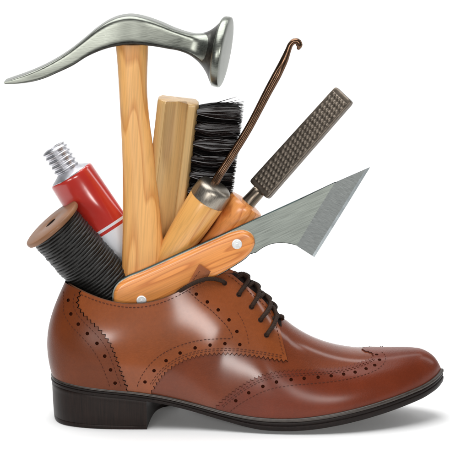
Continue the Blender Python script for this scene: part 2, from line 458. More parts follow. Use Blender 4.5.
# ---- vamp and sides (the whole lasted upper, under the overlaid pieces)
ns, nv = 300, 44
s_ = np.linspace(0, SL, ns); s_ = np.r_[s_[:-12], SL-(SL-s_[-12])*(1-np.linspace(0, 1, 24))**1.7]; ns = len(s_)
v_ = np.linspace(0, 1, nv)
ga, gb = np.meshgrid(s_, v_, indexing='ij'); Vn = S0(ga, gb).reshape(-1, 3)
f = [(i*nv+j, (i+1)*nv+j, (i+1)*nv+j+1, i*nv+j+1) for i in range(ns-1) for j in range(nv-1)]
mb = MB(); mb.add(Vn, f); mb.add(Vn*np.array([1, -1, 1]), [q[::-1] for q in f])
upper = mb.build('vamp', M['vamp'], shoe, merge=0.02, recalc=False, angle=80)
# ---- lining and insole
so = np.linspace(0, STH, 120); prof = [(1.0, 0.0, 0), (1.0, -1.0, 0.6), (1.0, -2.4, 0.2), (0.95, -3.0, 0), (0.8, -3.2, 0), (0.6, -3.2, 0), (0.4, -3.2, 0), (0.2, -3.2, 0), (0.06, -3.5, 0)]
G = []
for i, (v, o, up) in enumerate(prof):
    p = S(so, np.full(len(so), v), np.full(len(so), o))
    if v == 1.0:
        n = nrm(so, np.full(len(so), 0.9))*NS; n[:, 2] = 0; p = S0(so, np.ones(len(so)))+norm(n)*o; p[:, 2] += up
    p[:, 1] = np.minimum(p[:, 1], 0); G.append(p)
c0 = G[-1].copy(); c0[:, 1] = 0; G.append(c0)
G = np.stack(G, 1); m_ = G.shape[1]; f = [(i*m_+j, i*m_+j+1, (i+1)*m_+j+1, (i+1)*m_+j) for i in range(len(so)-1) for j in range(m_-1)]
mb = MB(); mb.add(G.reshape(-1, 3), f); mb.add(G.reshape(-1, 3)*np.array([1, -1, 1]), [q[::-1] for q in f])
mb.build('lining', M['lining'], shoe, merge=0.02, recalc=False, angle=60)

# ---- quarters
flap = [(209,274.5),(217,271.8),(225,272.2),(232,275.5),(240,282),(250,290),(262,300.5),(272,313),(278,326),(283,345),(287.5,361.5)]
qlow = [(287.5,361.5),(275,359.5),(262,357.2),(250,355.3),(240,354.2),(227,353.4),(215,353.6),(204,354.6),(195,356.3),(184,360),(175,364.5),(166,371.5),(160,378),(155,385),(151.5,392)]
fl = sline(flap, 70); fl[0] = topedge(209, 209, 1)[0]
ql = pink(qlow, 4.4, 1.35); ql[-1, 1] = 0
qs = np.concatenate([topedge(72, 208, 60), fl, ql[1:], bottom(ql[-1, 0]-3, SK[2], 24)])
qh = [((x, y), 1.8) for x, y in [(145,381.5),(154,370.3),(166,360.4),(180,352.8),(195,347.7),(210,345),(225,343.6),(240,344.6),(196,294.2),(207,302),(218,310),(229,320),(237,331.5)]]
eyes = [(224,283.5),(238.5,295),(251,307.5),(260,320.5),(266,335.5)]
qh2 = qh+[(e, 1.9) for e in eyes]
OQ = 1.5
for far in (False, True):
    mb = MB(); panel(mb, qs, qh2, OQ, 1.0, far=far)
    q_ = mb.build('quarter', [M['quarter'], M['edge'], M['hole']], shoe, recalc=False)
    sd = (-1,) if far else (1,)
    mb = MB()
    stitches(mb, [(188,291),(197,299.5),(208,308),(220,319),(228,328),(232.5,337.5),(222,338.6),(205,339.6),(188,342.8),(172,348.5),(157,357.5),(146,369),(139,381),(136.5,389)], OQ+.05, sd)
    sg_ = 1.0 if along(qlow, 3.0)[:, 1].mean() > along(qlow, -3.0)[:, 1].mean() else -1.0
    for dd in (2.9, 4.9): stitches(mb, None, OQ+.05, sd, w=.28, sv=along(qlow, sg_*dd, a=.03, b=.97))
    te = topedge(82, 206, 140); te[:, 1] = 0.965
    stitches(mb, None, OQ+.05, sd, sv=te)
    stitches(mb, [(210,277.5),(217,275),(224.5,275.3),(231,278.5),(239,285),(248.5,293),(260,303),(269.5,315),(275.2,327.5),(280,345),(284,358.5)], OQ+.05, sd, w=.28)
    stitches(mb, [(237,312),(243,322),(247,334),(249.5,346)], OQ+.05, sd, w=.22)
    mb.build('stitching', M['stitch'], q_)
    mb = MB()
    for e in eyes:                                  # dark reinforced eyelet rims
        o = circ(e, 2.25, 24); p = S(o[:, 0], o[:, 1], np.full(24, OQ+0.15)); p = np.vstack([p, p[:2]])
        if far: p = p*np.array([1, -1, 1])
        tube(mb, p, 0.5, 6)
    mb.build('eyelet_rims', M['eyelet'], q_)
# ---- heel counter (wraps round the back)
cz = [(82,290.5),(79.2,297),(78,303.5),(80,309.5),(86,317),(95,325.5),(104,335),(110,344),(114,353),(118,364),(122.5,376),(128,390)]
cl = pink(cz, 5.0, 1.3); cl[0] = topedge(82, 82, 1)[0]; cl[-1, 1] = 0
back = np.stack([np.zeros(28), np.linspace(0, 1, 28)], 1)
cs = np.concatenate([back, topedge(68.0, 80, 10), cl, bottom(cl[-1, 0]-3, 2.0, 40)])
chl = [((x, y), 1.8) for x, y in [(70,300.8),(72.2,314.2),(79.2,324.2),(88,333.4),(97.4,343),(105,355.5),(110.8,369),(115.3,382)]]
OC = 3.0
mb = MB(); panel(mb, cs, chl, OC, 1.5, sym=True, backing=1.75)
ctr = mb.build('heel_counter', [M['counter'], M['edgeshadow'], M['hole']], shoe, recalc=False, merge=0.03)
mb = MB()
stitches(mb, [(66,292),(65.5,303),(66,314),(70,322.5),(79,333),(90,345),(99,358.5),(106,374),(110.5,387)], OC+.05, (1, -1), w=.26)
stitches(mb, [(76.5,293.5),(74.5,303),(76.5,311.5),(83,320.5),(92,329.5),(101,339.5),(107.2,349),(112,360.5),(117,374.5),(122,387.5)], OC+.05, (1, -1), w=.26)
mb.build('stitching', M['stitch'], ctr)
# ---- wing tip (wraps over the toe)
wz = [(214,409.5),(221,402.5),(230,395),(238,389),(247,383.3),(256,378.5),(266,375),(280,372.3),(300,371),(325,370),(340,368.6),(352,366),(362,362.6),(370,359.4),(373.6,356.6),(372.6,354),(368,352.2),(362,350.9)]
wl = pink(wz, 4.3, lambda v: 1.3 if v < .72 else .75); wl[0, 1] = 0; wl[-1, 1] = 1.0
ridge = np.stack([np.r_[np.linspace(wl[-1, 0]+2, SL-8, 40), SL-np.array([6, 4, 2.5, 1.5, .8])], np.ones(45)], 1)
tip = np.stack([np.full(1, SL), np.full(1, 0.5)], 1)
bt = np.stack([np.r_[SL-np.array([.8, 1.5, 2.5, 4, 6]), np.linspace(SL-8, wl[0, 0]+3, 90)], np.zeros(95)], 1)
ws = np.concatenate([wl, ridge, tip, bt])
wh = [((x, y), 1.8) for x, y in [(236,400.5),(249,392.6),(263,386.2),(276.5,382),(291,379.7),(304,378.6),(318,377.6),(331,376.3),(343.5,374.7),(355,372.8),(366,369.4),(374.7,366)]]+[((379.5,360.7),1.9),((376.7,355.6),1.8)]
OW = 1.3
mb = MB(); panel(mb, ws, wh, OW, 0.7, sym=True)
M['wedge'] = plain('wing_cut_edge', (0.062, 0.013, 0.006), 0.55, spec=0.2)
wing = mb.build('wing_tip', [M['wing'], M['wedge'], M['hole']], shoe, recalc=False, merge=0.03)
mb = MB()
stitches(mb, [(230,411.5),(240,404),(251,397.5),(262,392),(275,388),(291,385.5),(310,384),(330,382.2),(350,379),(368,374),(379,368.8),(385,362),(385.5,357),(381,352.8)], OW+.05, (1, -1), w=.28, vmax=.90)
sg_ = 1.0 if along(wz, 3.0)[:, 1].mean() < along(wz, -3.0)[:, 1].mean() else -1.0
for dd in (2.8, 4.7): stitches(mb, None, OW+.05, (1, -1), w=.28, sv=along(wz, sg_*dd, a=.03, b=.90), vmax=.90)
mb.build('stitching', M['stitch'], wing)

# ---- tongue: strip under the laces, and the tab that stands up at the throat
mb = MB()
sg = np.linspace(STH-14, inv([(281, 322)])[0][0], 40); vg = np.linspace(0.76, 1, 10)
a_, b_ = np.meshgrid(sg, vg, indexing='ij'); pt = S(a_, b_, np.full(a_.shape, 0.7)).reshape(-1, 3); pt[:, 1] = np.minimum(pt[:, 1], 0)
f = [(i*10+j, (i+1)*10+j, (i+1)*10+j+1, i*10+j+1) for i in range(39) for j in range(9)]
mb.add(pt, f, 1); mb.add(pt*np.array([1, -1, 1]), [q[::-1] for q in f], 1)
tb = [(181,299,-27),(199,290,-23.5),(211,284,-18),(224,280,-11),(234,279,0)]; tt = [(200.5,264.4,-24.6),(209.5,270.8,-23.2),(215,272,-17.5),(224,270.5,-9),(233,270.5,0)]
rows_t = []
for tpar in np.linspace(0, 1, 9):
    pts = np.array([P(*(np.array(a)+(np.array(b)-np.array(a))*tpar)) for a, b in zip(tb, tt)])
    rows_t.append(cr(pts, 16))
gt = np.array(rows_t); far = gt[:, ::-1]*np.array([1, -1, 1]); full = np.concatenate([gt, far[:, 1:]], 1); w_ = full.shape[1]
th = np.array([1.4, 0.8, -0.6])
outer = full.reshape(-1, 3); inner = outer-np.array([1.6, 0, 0.4]); inner[:, 1] *= 0.94
f = [(i*w_+j, i*w_+j+1, (i+1)*w_+j+1, (i+1)*w_+j) for i in range(8) for j in range(w_-1)]
n0 = len(outer); rim = [i*w_ for i in range(9)]+[8*w_+j for j in range(1, w_)]+[i*w_+w_-1 for i in range(7, -1, -1)]
f2 = f+[tuple(k+n0 for k in q[::-1]) for q in f]+[(a, b, b+n0, a+n0) for a, b in zip(rim[:-1], rim[1:])]
mb.add(np.vstack([outer, inner]), f2, 0)
tng = mb.build('tongue', [M['tongue'], M['gap']], shoe, angle=50)
mb = MB()
ed = cr([P(186,291.5,-25.6), P(194,279,-25.2), P(202,268,-24.2)], 40)
for i in range(0, 36, 6): tube(mb, ed[i:i+5], 0.34, 6)
mb.build('stitching', M['stitch'], tng)

# ---- laces
lace = MB()
def surf(px, py, off, far=False):
    q = inv([(px, py)]); p = S(q[:, 0], q[:, 1], np.array([off]))[0]
    return p*np.array([1, -1, 1]) if far else p
bars = [((238.5,295),[(243.5,287.5),(245.5,280)],(243,273.5)), ((251,307.5),[(255.5,299),(256,291)],(252.5,283)),
        ((260,320.5),[(266,311.5),(266.8,303)],(263,294.5)), ((266,335.5),[(272,325.5),(273.5,316)],(270.5,307))]
for (e, mids, rg) in bars:
    p0 = surf(*e, -0.8); p1 = surf(e[0]+.8, e[1]-1.6, 3.2)
    ms = [surf(m_[0], m_[1], 3.5+0.3*i) for i, m_ in enumerate(mids)]
    r0 = surf(rg[0], rg[1]+1.6, 2.7); r1 = surf(rg[0]-4.0, rg[1]+3.2, 0.6); r2 = surf(rg[0]-8, rg[1]+6, -3.5)
    pth = cr([p0, p1, *ms, r0, r1, r2], 44)
    for sd in (1, -1): tube(lace, pth*np.array([1, sd, 1]), 2.15, 12, twist=8.0)
pth = cr([surf(270, 321, -1.5), surf(275, 318, 2.6), surf(279.5, 318.5, 3.2), P(281.5, 321.5, 3), P(281, 327, 9)], 24); tube(lace, pth, 2.1, 10, twist=8.0)
# loose end laid from the top eyelet back into the shoe
le = [surf(224,283.5,-0.8), surf(222.5,283,3.4), surf(215,280.4,4.4), surf(206,279.6,4.6), surf(198,281.2,4.6), P(190,285,-32.6), P(183,289,-31.5), P(177,293.5,-29), P(171,300,-26)]
tube(lace, cr(le, 60), 2.05, 10, twist=8.0)
lace.build('shoelace', M['lace'], shoe)

# ---- welt, sole, heel
ss = np.r_[np.linspace(0, SL-14, 150), SL-14*(1-np.linspace(0, 1, 26)[1:])**1.8]
l0 = at(L0t, ss); tn = np.gradient(l0[:, :2], axis=0); tn[0] = (0, -1); tn[-1] = (0, 1); tn = norm(tn)
nn = np.stack([tn[:, 1], -tn[:, 0]], 1); nn[0] = (-1, 0); nn[-1] = (1, 0)
if nn[80, 1] > 0: nn = -nn; nn[0] = (-1, 0); nn[-1] = (1, 0)
tk = np.interp(idx(ss), [0, 5, 7, 9, 11, 13, 16, 19, 21], [7.2, 7.5, 8.0, 9.4, 12.0, 12.6, 13.0, 13, 13])
zmin = (l0[:, 2]-tk).min()
tk = np.minimum(tk, l0[:, 2]-0.05)
def slab(mb, rings, mi=0):
    n = len(ss); loops = []
    for e, a, fr in rings:                     # outward by e, a above the feather line, fr of the sole thickness down
        p = l0.copy(); p[:, :2] += nn*e; p[:, 2] += a-fr*tk; p[:, 1] = np.minimum(p[:, 1], 0); p[0, 1] = p[-1, 1] = 0
        fa = p[1:-1][::-1]*np.array([1, -1, 1]); loops.append(np.vstack([p, fa]))
    m_ = len(loops[0]); V = np.concatenate(loops); f = []
    for i in range(len(loops)-1):
        for j in range(m_): f.append((i*m_+j, i*m_+(j+1) % m_, (i+1)*m_+(j+1) % m_, (i+1)*m_+j))
    for base, fl in ((0, 0), ((len(loops)-1)*m_, 1)):
        fk = lambda i: base+(i if i in (0, n-1) else 2*n-2-i)
        for i in range(n-1):
            q = [base+i, base+i+1, fk(i+1), fk(i)]; q = list(dict.fromkeys(q))
            f.append(q if fl else q[::-1])
    mb.add(V, f, mi)
mb = MB(); slab(mb, [(-1, .6, 0), (2.4, .5, 0), (3.3, .2, 0), (3.8, 0, 0.04), (4.0, 0, 0.17), (3.5, 0, 0.23)])
welt = mb.build('welt', M['welt'], shoe, angle=50)
mb = MB(); slab(mb, [(0, 0, .24), (2.8, 0, .24), (3.4, 0, .30), (3.4, 0, .48), (3.0, 0, .52), (3.0, 0, .55), (3.9, 0, .59), (4.0, 0, .70), (3.6, 0, .94), (2.6, 0, 1.0)])
mb.build('sole', M['sole'], shoe, angle=50)
# heel block
hx = proj(np.c_[l0[:, 0], np.full(len(ss), -44), l0[:, 2]])[:, 0]
def outl(xend):
    s_end = np.interp(xend, hx[:110], ss[:110]); sq = np.linspace(0, s_end, 60)
    l = at(L0t, sq); t = np.stack([np.interp(sq, ss, tk)], 1)[:, 0]; n2 = np.stack([np.interp(sq, ss, nn[:, 0]), np.interp(sq, ss, nn[:, 1])], 1)
    return l, norm(n2), l[:, 2]-t
ln, n_n, zn = outl(146.5); lf, n_f, zf = outl(177); lf = lf*np.array([1, -1, 1]); n_f = n_f*np.array([1, -1])
brx = cr([(0, -1), (0.05, -0.5), (0.12, 0.0), (0.27, 0.52), (0.52, 0.82), (1.0, 1.0)], 30)[1:-1]
mb = MB(); loops = []
for e, fz in [(2.6, 1.0), (3.2, .96), (3.0, .90), (2.8, .86), (2.9, .82), (2.3, .4), (1.7, .145), (1.3, .13), (1.6, .115), (1.4, .05), (0.8, .012), (-0.4, 0.0)]:
    pn = np.c_[ln[:, :2]+n_n*e, zn*fz]; pf = np.c_[lf[:, :2]+n_f*e, zf*fz]
    a, b = pn[-1], pf[-1]
    br = np.c_[a[0]+(b[0]-a[0])*brx[:, 0], a[1]+(b[1]-a[1])*(brx[:, 1]+1)/2, a[2]+(b[2]-a[2])*(brx[:, 1]+1)/2]
    loops.append(np.vstack([pn, br, pf[1:][::-1]]))
m_ = len(loops[0]); f = []
for i in range(len(loops)-1):
    for j in range(m_): f.append((i*m_+j, i*m_+(j+1) % m_, (i+1)*m_+(j+1) % m_, (i+1)*m_+j))
V = np.concatenate(loops+[loops[0].mean(0)[None], loops[-1].mean(0)[None]]); k0 = len(V)-2
for j in range(m_): f += [(k0, (j+1) % m_, j), (k0+1, (len(loops)-1)*m_+j, (len(loops)-1)*m_+(j+1) % m_)]
mb.add(V, f); mb.build('heel', M['heel'], shoe, angle=38)

# ================================================================== HAMMER
hy = 5.0
hb = P(141, 345, hy); ham = thing('hammer', hb, 'cobbler hammer with curved steel claw and round striking face on a pale wooden handle', 'hammer')
def axdir(a, b): return norm(P(*b)-P(*a))
M['steel'] = brushed('hammer_steel', (0.235, 0.248, 0.218), axdir((60,62,0), (190,40,0)), 0.31, 0.12)
M['ash'] = wood('hammer_wood', (0.90, 0.475, 0.155), (0.68, 0.295, 0.075), (0.06, 0, 1), seed=1.3, ring=44)
st = [((5,80.4),(6,82.4),13),((12,77.8),(14,82.6),13),((25,73.2),(28,81.4),13),((40,67),(43,78),12.5),((55,59.2),(58,71.8),12.5),((70,49.5),(74,64.2),13),((84,38.5),(87,56),13.5),
      ((97,27.7),(99,50.4),14.5),((108,20.5),(109,47),15.5),((119,16),(120,44.7),16),((131,14.4),(131,43.6),16),((145,16.8),(144,44.2),16),((160,21.8),(156,45.6),15),((175,28.2),(168,47.8),14),((188,32.3),(180,50.4),12.5),
      ((197,33.7),(189,54.3),12),((204,32.9),(196,59.5),14),((211,29.8),(202,66.2),19),((217,25.2),(206.5,73.5),25),((222,20.2),(209.5,81),31),((224.3,17.6),(211.5,85.5),34)]
mid = np.array([np.r_[P(*a, hy), P(*b, hy), d] for a, b, d in st])
k = cr(np.c_[mid, np.interp(np.arange(len(st)), [0, 13, 15, 17, 20], [7, 7, 4.0, 2.1, 2.0])], 300)
mb = MB(); c = (k[:, :3]+k[:, 3:6])/2; a = (k[:, :3]-k[:, 3:6])/2; b = np.zeros_like(a); b[:, 1] = k[:, 6]
nH = 120; mis = []
loft(mb, c, a, b, k[:, 7], nH)
cx = proj(c)[:, 0]
for i in range(len(c)-1):                        # ground bright cheeks, black oxide neck; underside shade painted in with the same black
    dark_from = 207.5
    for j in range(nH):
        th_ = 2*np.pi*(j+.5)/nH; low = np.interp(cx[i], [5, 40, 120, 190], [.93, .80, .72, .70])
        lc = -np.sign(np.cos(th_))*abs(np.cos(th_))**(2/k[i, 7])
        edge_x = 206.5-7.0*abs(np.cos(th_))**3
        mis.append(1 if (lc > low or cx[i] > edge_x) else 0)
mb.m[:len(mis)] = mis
M['oxide_shade'] = plain('hammer_oxide_shade', (0.050, 0.050, 0.045), 0.38, 0.9, 400, 0.35, 0.12)
head = mb.build('hammer_head', [M['steel'], M['oxide_shade']], ham, angle=35)
axf = norm(0.975*R_-0.19*U_-0.13*F_); up = norm(U_-axf*(U_@axf)); sdv = np.cross(axf, up)
fc = P(219.6, 51.3, hy)
mb = MB(); pr = [(-2.5, 32.5), (-1.2, 34.2), (0.2, 35), (4.6, 35.2), (5.8, 34.7), (6.5, 33.2), (6.8, 26), (7.1, 14), (7.2, 3)]
cc = np.array([fc+axf*d for d, r in pr]); rr = np.array([r for d, r in pr])[:, None]
loft(mb, cc, rr*up, rr*sdv, 2.0, 64)
mb.build('striking_face', M['steel'], head, angle=30)
hs = [((115.5,44),(148.5,44)),((117,60),(147.8,60)),((119,90),(147.2,90)),((120.6,120),(149.6,120)),((122,150),(153.5,150)),((122.8,185),(157.3,185)),((122.6,220),(161,220)),((122,260),(164.5,260)),((122,300),(166,300)),((124,338),(164,338)),((130,346),(158,346))]
kk = cr(np.array([np.r_[P(*a, hy), P(*b, hy)] for a, b in hs]), 60)
c = (kk[:, :3]+kk[:, 3:])/2; a = (kk[:, 3:]-kk[:, :3])/2; b = np.zeros_like(a); b[:, 1] = np.interp(np.arange(60), [0, 12, 59], [12, 10.5, 11.5])
mb = MB(); loft(mb, c, a, b, 2.5, 40); mb.build('handle', M['ash'], ham, angle=50)

# ================================================================== SHOE BRUSH
def BP(px, py): return P(px, py, np.interp(py, [95, 290], [2, 29]))
bt_, bb_ = BP(178.5, 100), BP(157, 288)
br = thing('shoe_brush', bb_, 'wooden shoe brush with grooved block and stiff black bristles, standing behind the hook awl', 'brush')
bax = norm(bt_-bb_); bL = np.linalg.norm(bt_-bb_); bw = norm(np.cross([0, 1, 0], bax)); bd = np.cross(bax, bw)
if bw[0] < 0: bw = -bw
if bd[1] < 0: bd = -bd
M['beech'] = wood('brush_wood', (0.66, 0.42, 0.175), (0.50, 0.285, 0.105), tuple(bax), 0.36, ring=26, seed=4.0, coat=0.4)
pf_ = [(-20.5,-3),(-20,-4.5),(-14.2,-11.5),(-13.2,-12),(-12.2,-11.9),(-11.6,-11)]+[(-11.6+20*t, -11+10.5*t**1.25) for t in np.linspace(0.06, .94, 14)]+[(8.6,-1.2),(9.4,-2.5),(10.2,-11),(11,-11.9),(12,-12),(16.8,-11.6),(17.6,-10.8),(20.6,-4),(20.6,6),(18,12),(-18,12),(-20.5,7)]
pf_ = np.array(pf_)
mb = MB(); loops = []
zz = [(0, .9), (1, .97), (2.5, 1)]+[(z, 1) for z in np.linspace(6, bL-3, 30)]+[(bL-1.6, .985), (bL-.5, .955), (bL, .91)]
for z, sc in zz:
    loops.append(bb_+bax*z+(pf_[:, :1]*sc)*bw+(pf_[:, 1:]*sc)*bd)
m_ = len(pf_); f = [(i*m_+j, i*m_+(j+1) % m_, (i+1)*m_+(j+1) % m_, (i+1)*m_+j) for i in range(len(zz)-1) for j in range(m_)]
V = np.concatenate(loops+[loops[0].mean(0)[None], loops[-1].mean(0)[None]]); k0 = len(V)-2
for j in range(m_): f += [(k0, (j+1) % m_, j), (k0+1, (len(zz)-1)*m_+j, (len(zz)-1)*m_+(j+1) % m_)]
mb.add(V, f); mb.build('block', M['beech'], br, angle=30)
M['bristle'] = plain('bristle_hair', (0.0045, 0.0035, 0.0035), 0.35, nscale=600, var=0.5, bmp=0, spec=0.2)
mb = MB()
def strand(p, q, bend, r):
    t = np.linspace(0, 1, 6)[:, None]; path = p+(q-p)*t+bend*(np.sin(t*np.pi*0.5)**2)
    r_ = r*np.array([1, 1, 1, .9, .7, .25]); tg = norm(q-p); a = norm(np.cross(tg, [.2, 1, .1])); b = np.cross(tg, a)
    loft(mb, path, a*r_[:, None], b*r_[:, None], 2.0, 4, cap=False)
def tuft(root, n_, sr, spread, lo, hi, rr, mi, bl=1.0):
    for _ in range(n_):
        g1, g2 = np.clip(rng.normal(0, .75), -1.6, 1.6), np.clip(rng.normal(0, .75), -1.6, 1.6)
        rt = root+bax*g1*sr*.45+bd*g2*sr*.45
        tip_ = root+bw*random.uniform(lo, hi)+bax*(g1*spread+random.gauss(0, 1.1)+3.4)+bd*(g2*spread*.7+random.gauss(0, .8))
        t = np.linspace(0, 1, 8)[:, None]; bulge = np.sin(np.pi*np.minimum(t*1.25, 1))**1.0
        path = rt+(tip_-rt)*t+(bax*g1+bd*g2)*bulge*sr*.95*bl
        r_ = rr*random.uniform(.8, 1.2)*np.array([1, 1, 1, 1, .9, .8, .6, .2]); tg = norm(tip_-rt); a = norm(np.cross(tg, [.2, 1, .1])); b = np.cross(tg, a)
        loft(mb, path, a*r_[:, None], b*r_[:, None], 2.0, 4, mi, cap=False)
z = bL-7.5; row = 0; bl = 0.3
while z > 28:
    tuft(bb_+bax*z+bw*19.5+bd*-8.0, 75, 2.6, 3.4, 39, 45, .46, 1, bl)          # front row
    tuft(bb_+bax*(z-8.2)+bw*19.5+bd*-3.0, 150, 4.2, 4.4, 40, 46, .46, 0, bl)    # set back and staggered
    tuft(bb_+bax*z+bw*19.5+bd*2.5, 120, 4.2, 4.4, 40, 46, .46, 0, bl)
    tuft(bb_+bax*(z-8.2)+bw*19.5+bd*8.0, 90, 4.2, 4.4, 40, 46, .46, 0, bl)
    z -= 16.4; row += 1; bl = 1.0
for _ in range(30):                              # a few bent bristles along the top edge
    rt = bb_+bax*(bL-6)+bw*20+bd*random.uniform(-8, 4)
    strand(rt, rt+bw*random.uniform(36, 46)+bax*random.uniform(5, 17), bax*random.uniform(-4, 0), .42)
M['bristle2'] = plain('bristle_hair_sheen', (0.016, 0.010, 0.009), 0.25, nscale=600, var=0.6, bmp=0, spec=0.5)
bo = mb.build('bristles', [M['bristle'], M['bristle2']], br, angle=80); bo['kind'] = 'stuff'

# ================================================================== HOOK AWL
def HP(px, py): return P(px, py, np.interp(py, [40, 180, 270], [-22, -11, 8]))
hk = thing('hook_awl', HP(163, 268), 'hooked awl with thin bronze shaft, steel collar and tapering wooden handle', 'awl')
M['maple'] = wood('awl_wood', (0.86, 0.44, 0.125), (0.63, 0.26, 0.055), tuple(norm(HP(208,199)-HP(163,268))), 0.33, ring=34, seed=7.7, coat=0.5)
M['ferrule'] = brushed('collar_steel', (0.36, 0.325, 0.275), (0.5, 0.1, 0.86), 0.35, 0.14)
M['bronze'] = plain('hook_bronze', (0.15, 0.085, 0.052), 0.24, 1.0, 250, 0.25, 0.06)
pa, pb = HP(207.5, 199.3), HP(162.5, 268)
L = np.linalg.norm(pb-pa)
mb = MB(); axial(mb, pa, pb, [(-1, 17.2), (0, 18.2), (1.2, 18.6), (L*.3, 17.8), (L*.6, 16), (L*.85, 14.2), (L-4, 13.2), (L-1, 11.5), (L, 9)], 44); mb.build('handle', M['maple'], hk, angle=40)
mb = MB(); axial(mb, pa, 2*pa-pb, [(0, 17.6), (0.1, 18.8), (1.5, 19), (12, 18.4), (15, 17.4), (17.2, 15.2), (18.4, 12), (19, 8), (19.2, 3)], 44); mb.build('collar', M['ferrule'], hk, angle=45)
hp = [(212.5,188),(216.5,180),(229,160),(248,129.5),(268,91.5),(279,71),(285,58.5),(288.3,50),(291,44),(294.5,41.2),(298,42),(299.3,46),(298,49.5)]
pth = cr([HP(*q) for q in hp], 120)
py_ = proj(pth)[:, 1]; tpar = np.linspace(0, 1, 120)
rr = np.interp(tpar, [0, .05, .45, .72, .82, .88, .92, .95, .975, 1], [4.3, 4.2, 3.9, 4.5, 3.9, 2.9, 2.7, 3.2, 3.3, 1.2])
mb = MB(); t = norm(np.gradient(pth, axis=0)); dv = np.broadcast_to([0, 1.0, 0], t.shape); sd = norm(np.cross(t, dv)); dv = np.cross(sd, t)
# round shaft with a lengthwise groove on its front
n = 28; th = np.linspace(0, 2*np.pi, n, endpoint=False); vs = []
for i in range(120):
    g = 0.30*np.clip((tpar[i]-.0)/.02, 0, 1)*np.clip((.80-tpar[i])/.06, 0, 1)
    rad = rr[i]*(1-g*np.exp(-((np.angle(np.exp(1j*(th+np.pi/2-0.15))))/0.34)**2))
    vs.append(pth[i]+sd[i]*(rad*np.cos(th))[:, None]+dv[i]*(rad*np.sin(th))[:, None])
V = np.concatenate(vs+[pth[:1], pth[-1:]]); f = [(i*n+j, i*n+(j+1) % n, (i+1)*n+(j+1) % n, (i+1)*n+j) for i in range(119) for j in range(n)]
k0 = len(V)-2
for j in range(n): f += [(k0, (j+1) % n, j), (k0+1, 119*n+j, 119*n+(j+1) % n)]
mb.add(V, f); mb.build('hook', M['bronze'], hk, angle=60)

# ================================================================== RASP
def RP(px, py): return P(px, py, np.interp(py, [90, 200, 280], [6, 8, 6]))
rs = thing('rasp', RP(188, 276), 'flat toothed rasp with dark grey brown blade and flared orange wooden handle', 'rasp')
r0, r1 = RP(259.3, 190.5), RP(344.8, 94.6); ra = norm(r1-r0); rl = np.linalg.norm(r1-r0)
tc_ = norm(CAM-r0); tc_ = norm(tc_-ra*(tc_@ra)); rw = np.cross(ra, tc_); rw = rw if rw[0] > 0 else -rw
ph = math.radians(22); W_ = rw*math.cos(ph)+tc_*math.sin(ph); Nf = tc_*math.cos(ph)-rw*math.sin(ph)
M['rasp'] = plain('rasp_steel', (0.135, 0.112, 0.090), 0.38, 0.85, 350, 0.25, 0.15)
M['oak'] = wood('rasp_wood', (0.86, 0.335, 0.09), (0.60, 0.18, 0.038), tuple(ra), 0.34, ring=60, seed=2.2, coat=0.4)
mb = MB()
zz = np.array([0, .5, 1.6, 3.5, rl/2, rl-3.5, rl-1.6, rl-.5, rl]); sc = np.array([.82, .92, .975, 1, 1, 1, .975, .92, .82])
hw = np.interp(zz, [0, rl], [13.6, 12.0]); tk_ = 4.2
loft(mb, r0+zz[:, None]*ra, (hw*sc)[:, None]*W_, (tk_*np.r_[.85, .95, 1, 1, 1, 1, 1, .95, .85])[:, None]*Nf, 9.0, 64)
nu, nr, sub = 6, 22, 6
gu = np.linspace(-1, 1, nu*sub+1); gz = np.linspace(4, rl-4, nr*sub+1)
V = []
for z in gz:
    for u in gu:
        h_ = np.interp(z, [0, rl], [13.6, 12.0])-1.6
        rowk = int((z-4)/(rl-8)*nr*0.9999); fz = ((z-4)/(rl-8)*nr) % 1; fu = ((u+1)/2*nu+(0.5 if rowk % 2 else 0)) % 1
        t_ = max(0, 1-abs(fu-.5)*2.6)*max(0, 1-abs(fz-.45)*2.3)
        edge = min(1, (1-abs(u))*6, (z-4)/3, (rl-4-z)/3)
        V.append(r0+ra*z+W_*(u*h_)+Nf*(tk_+0.06-0.5*(edge <= 0)+1.0*t_**0.8*max(edge, 0)))
m_ = len(gu); mb.add(V, [(i*m_+j, i*m_+j+1, (i+1)*m_+j+1, (i+1)*m_+j) for i in range(len(gz)-1) for j in range(m_-1)])
mb.build('blade', M['rasp'], rs, angle=30)
t0, t1 = RP(246.8, 204.3), RP(260.0, 189.7)
mb = MB(); L = np.linalg.norm(t1-t0); axial(mb, t0, t1, [(-2, 7.8), (0, 7.8), (1, 7.6), (L*.5, 7.2), (L*.85, 7.1), (L*.95, 6.6), (L, 5.5)], 32)
M['tang'] = brushed('tang_steel', (0.22, 0.18, 0.14), tuple(ra), 0.3); mb.build('tang', M['tang'], rs, angle=45)
h0, h1 = RP(247, 203.5), RP(188, 276); L = np.linalg.norm(h1-h0)
mb = MB(); axial(mb, h0, h1, [(-1.5, 8), (-1, 14), (0.2, 18.6), (2, 19.8), (6, 20.2), (14, 19.2), (24, 16.2), (36, 13.6), (50, 12.6), (66, 13.2), (L-8, 14), (L-2, 12), (L, 8)], 44)
mb.build('handle', M['oak'], rs, angle=40)

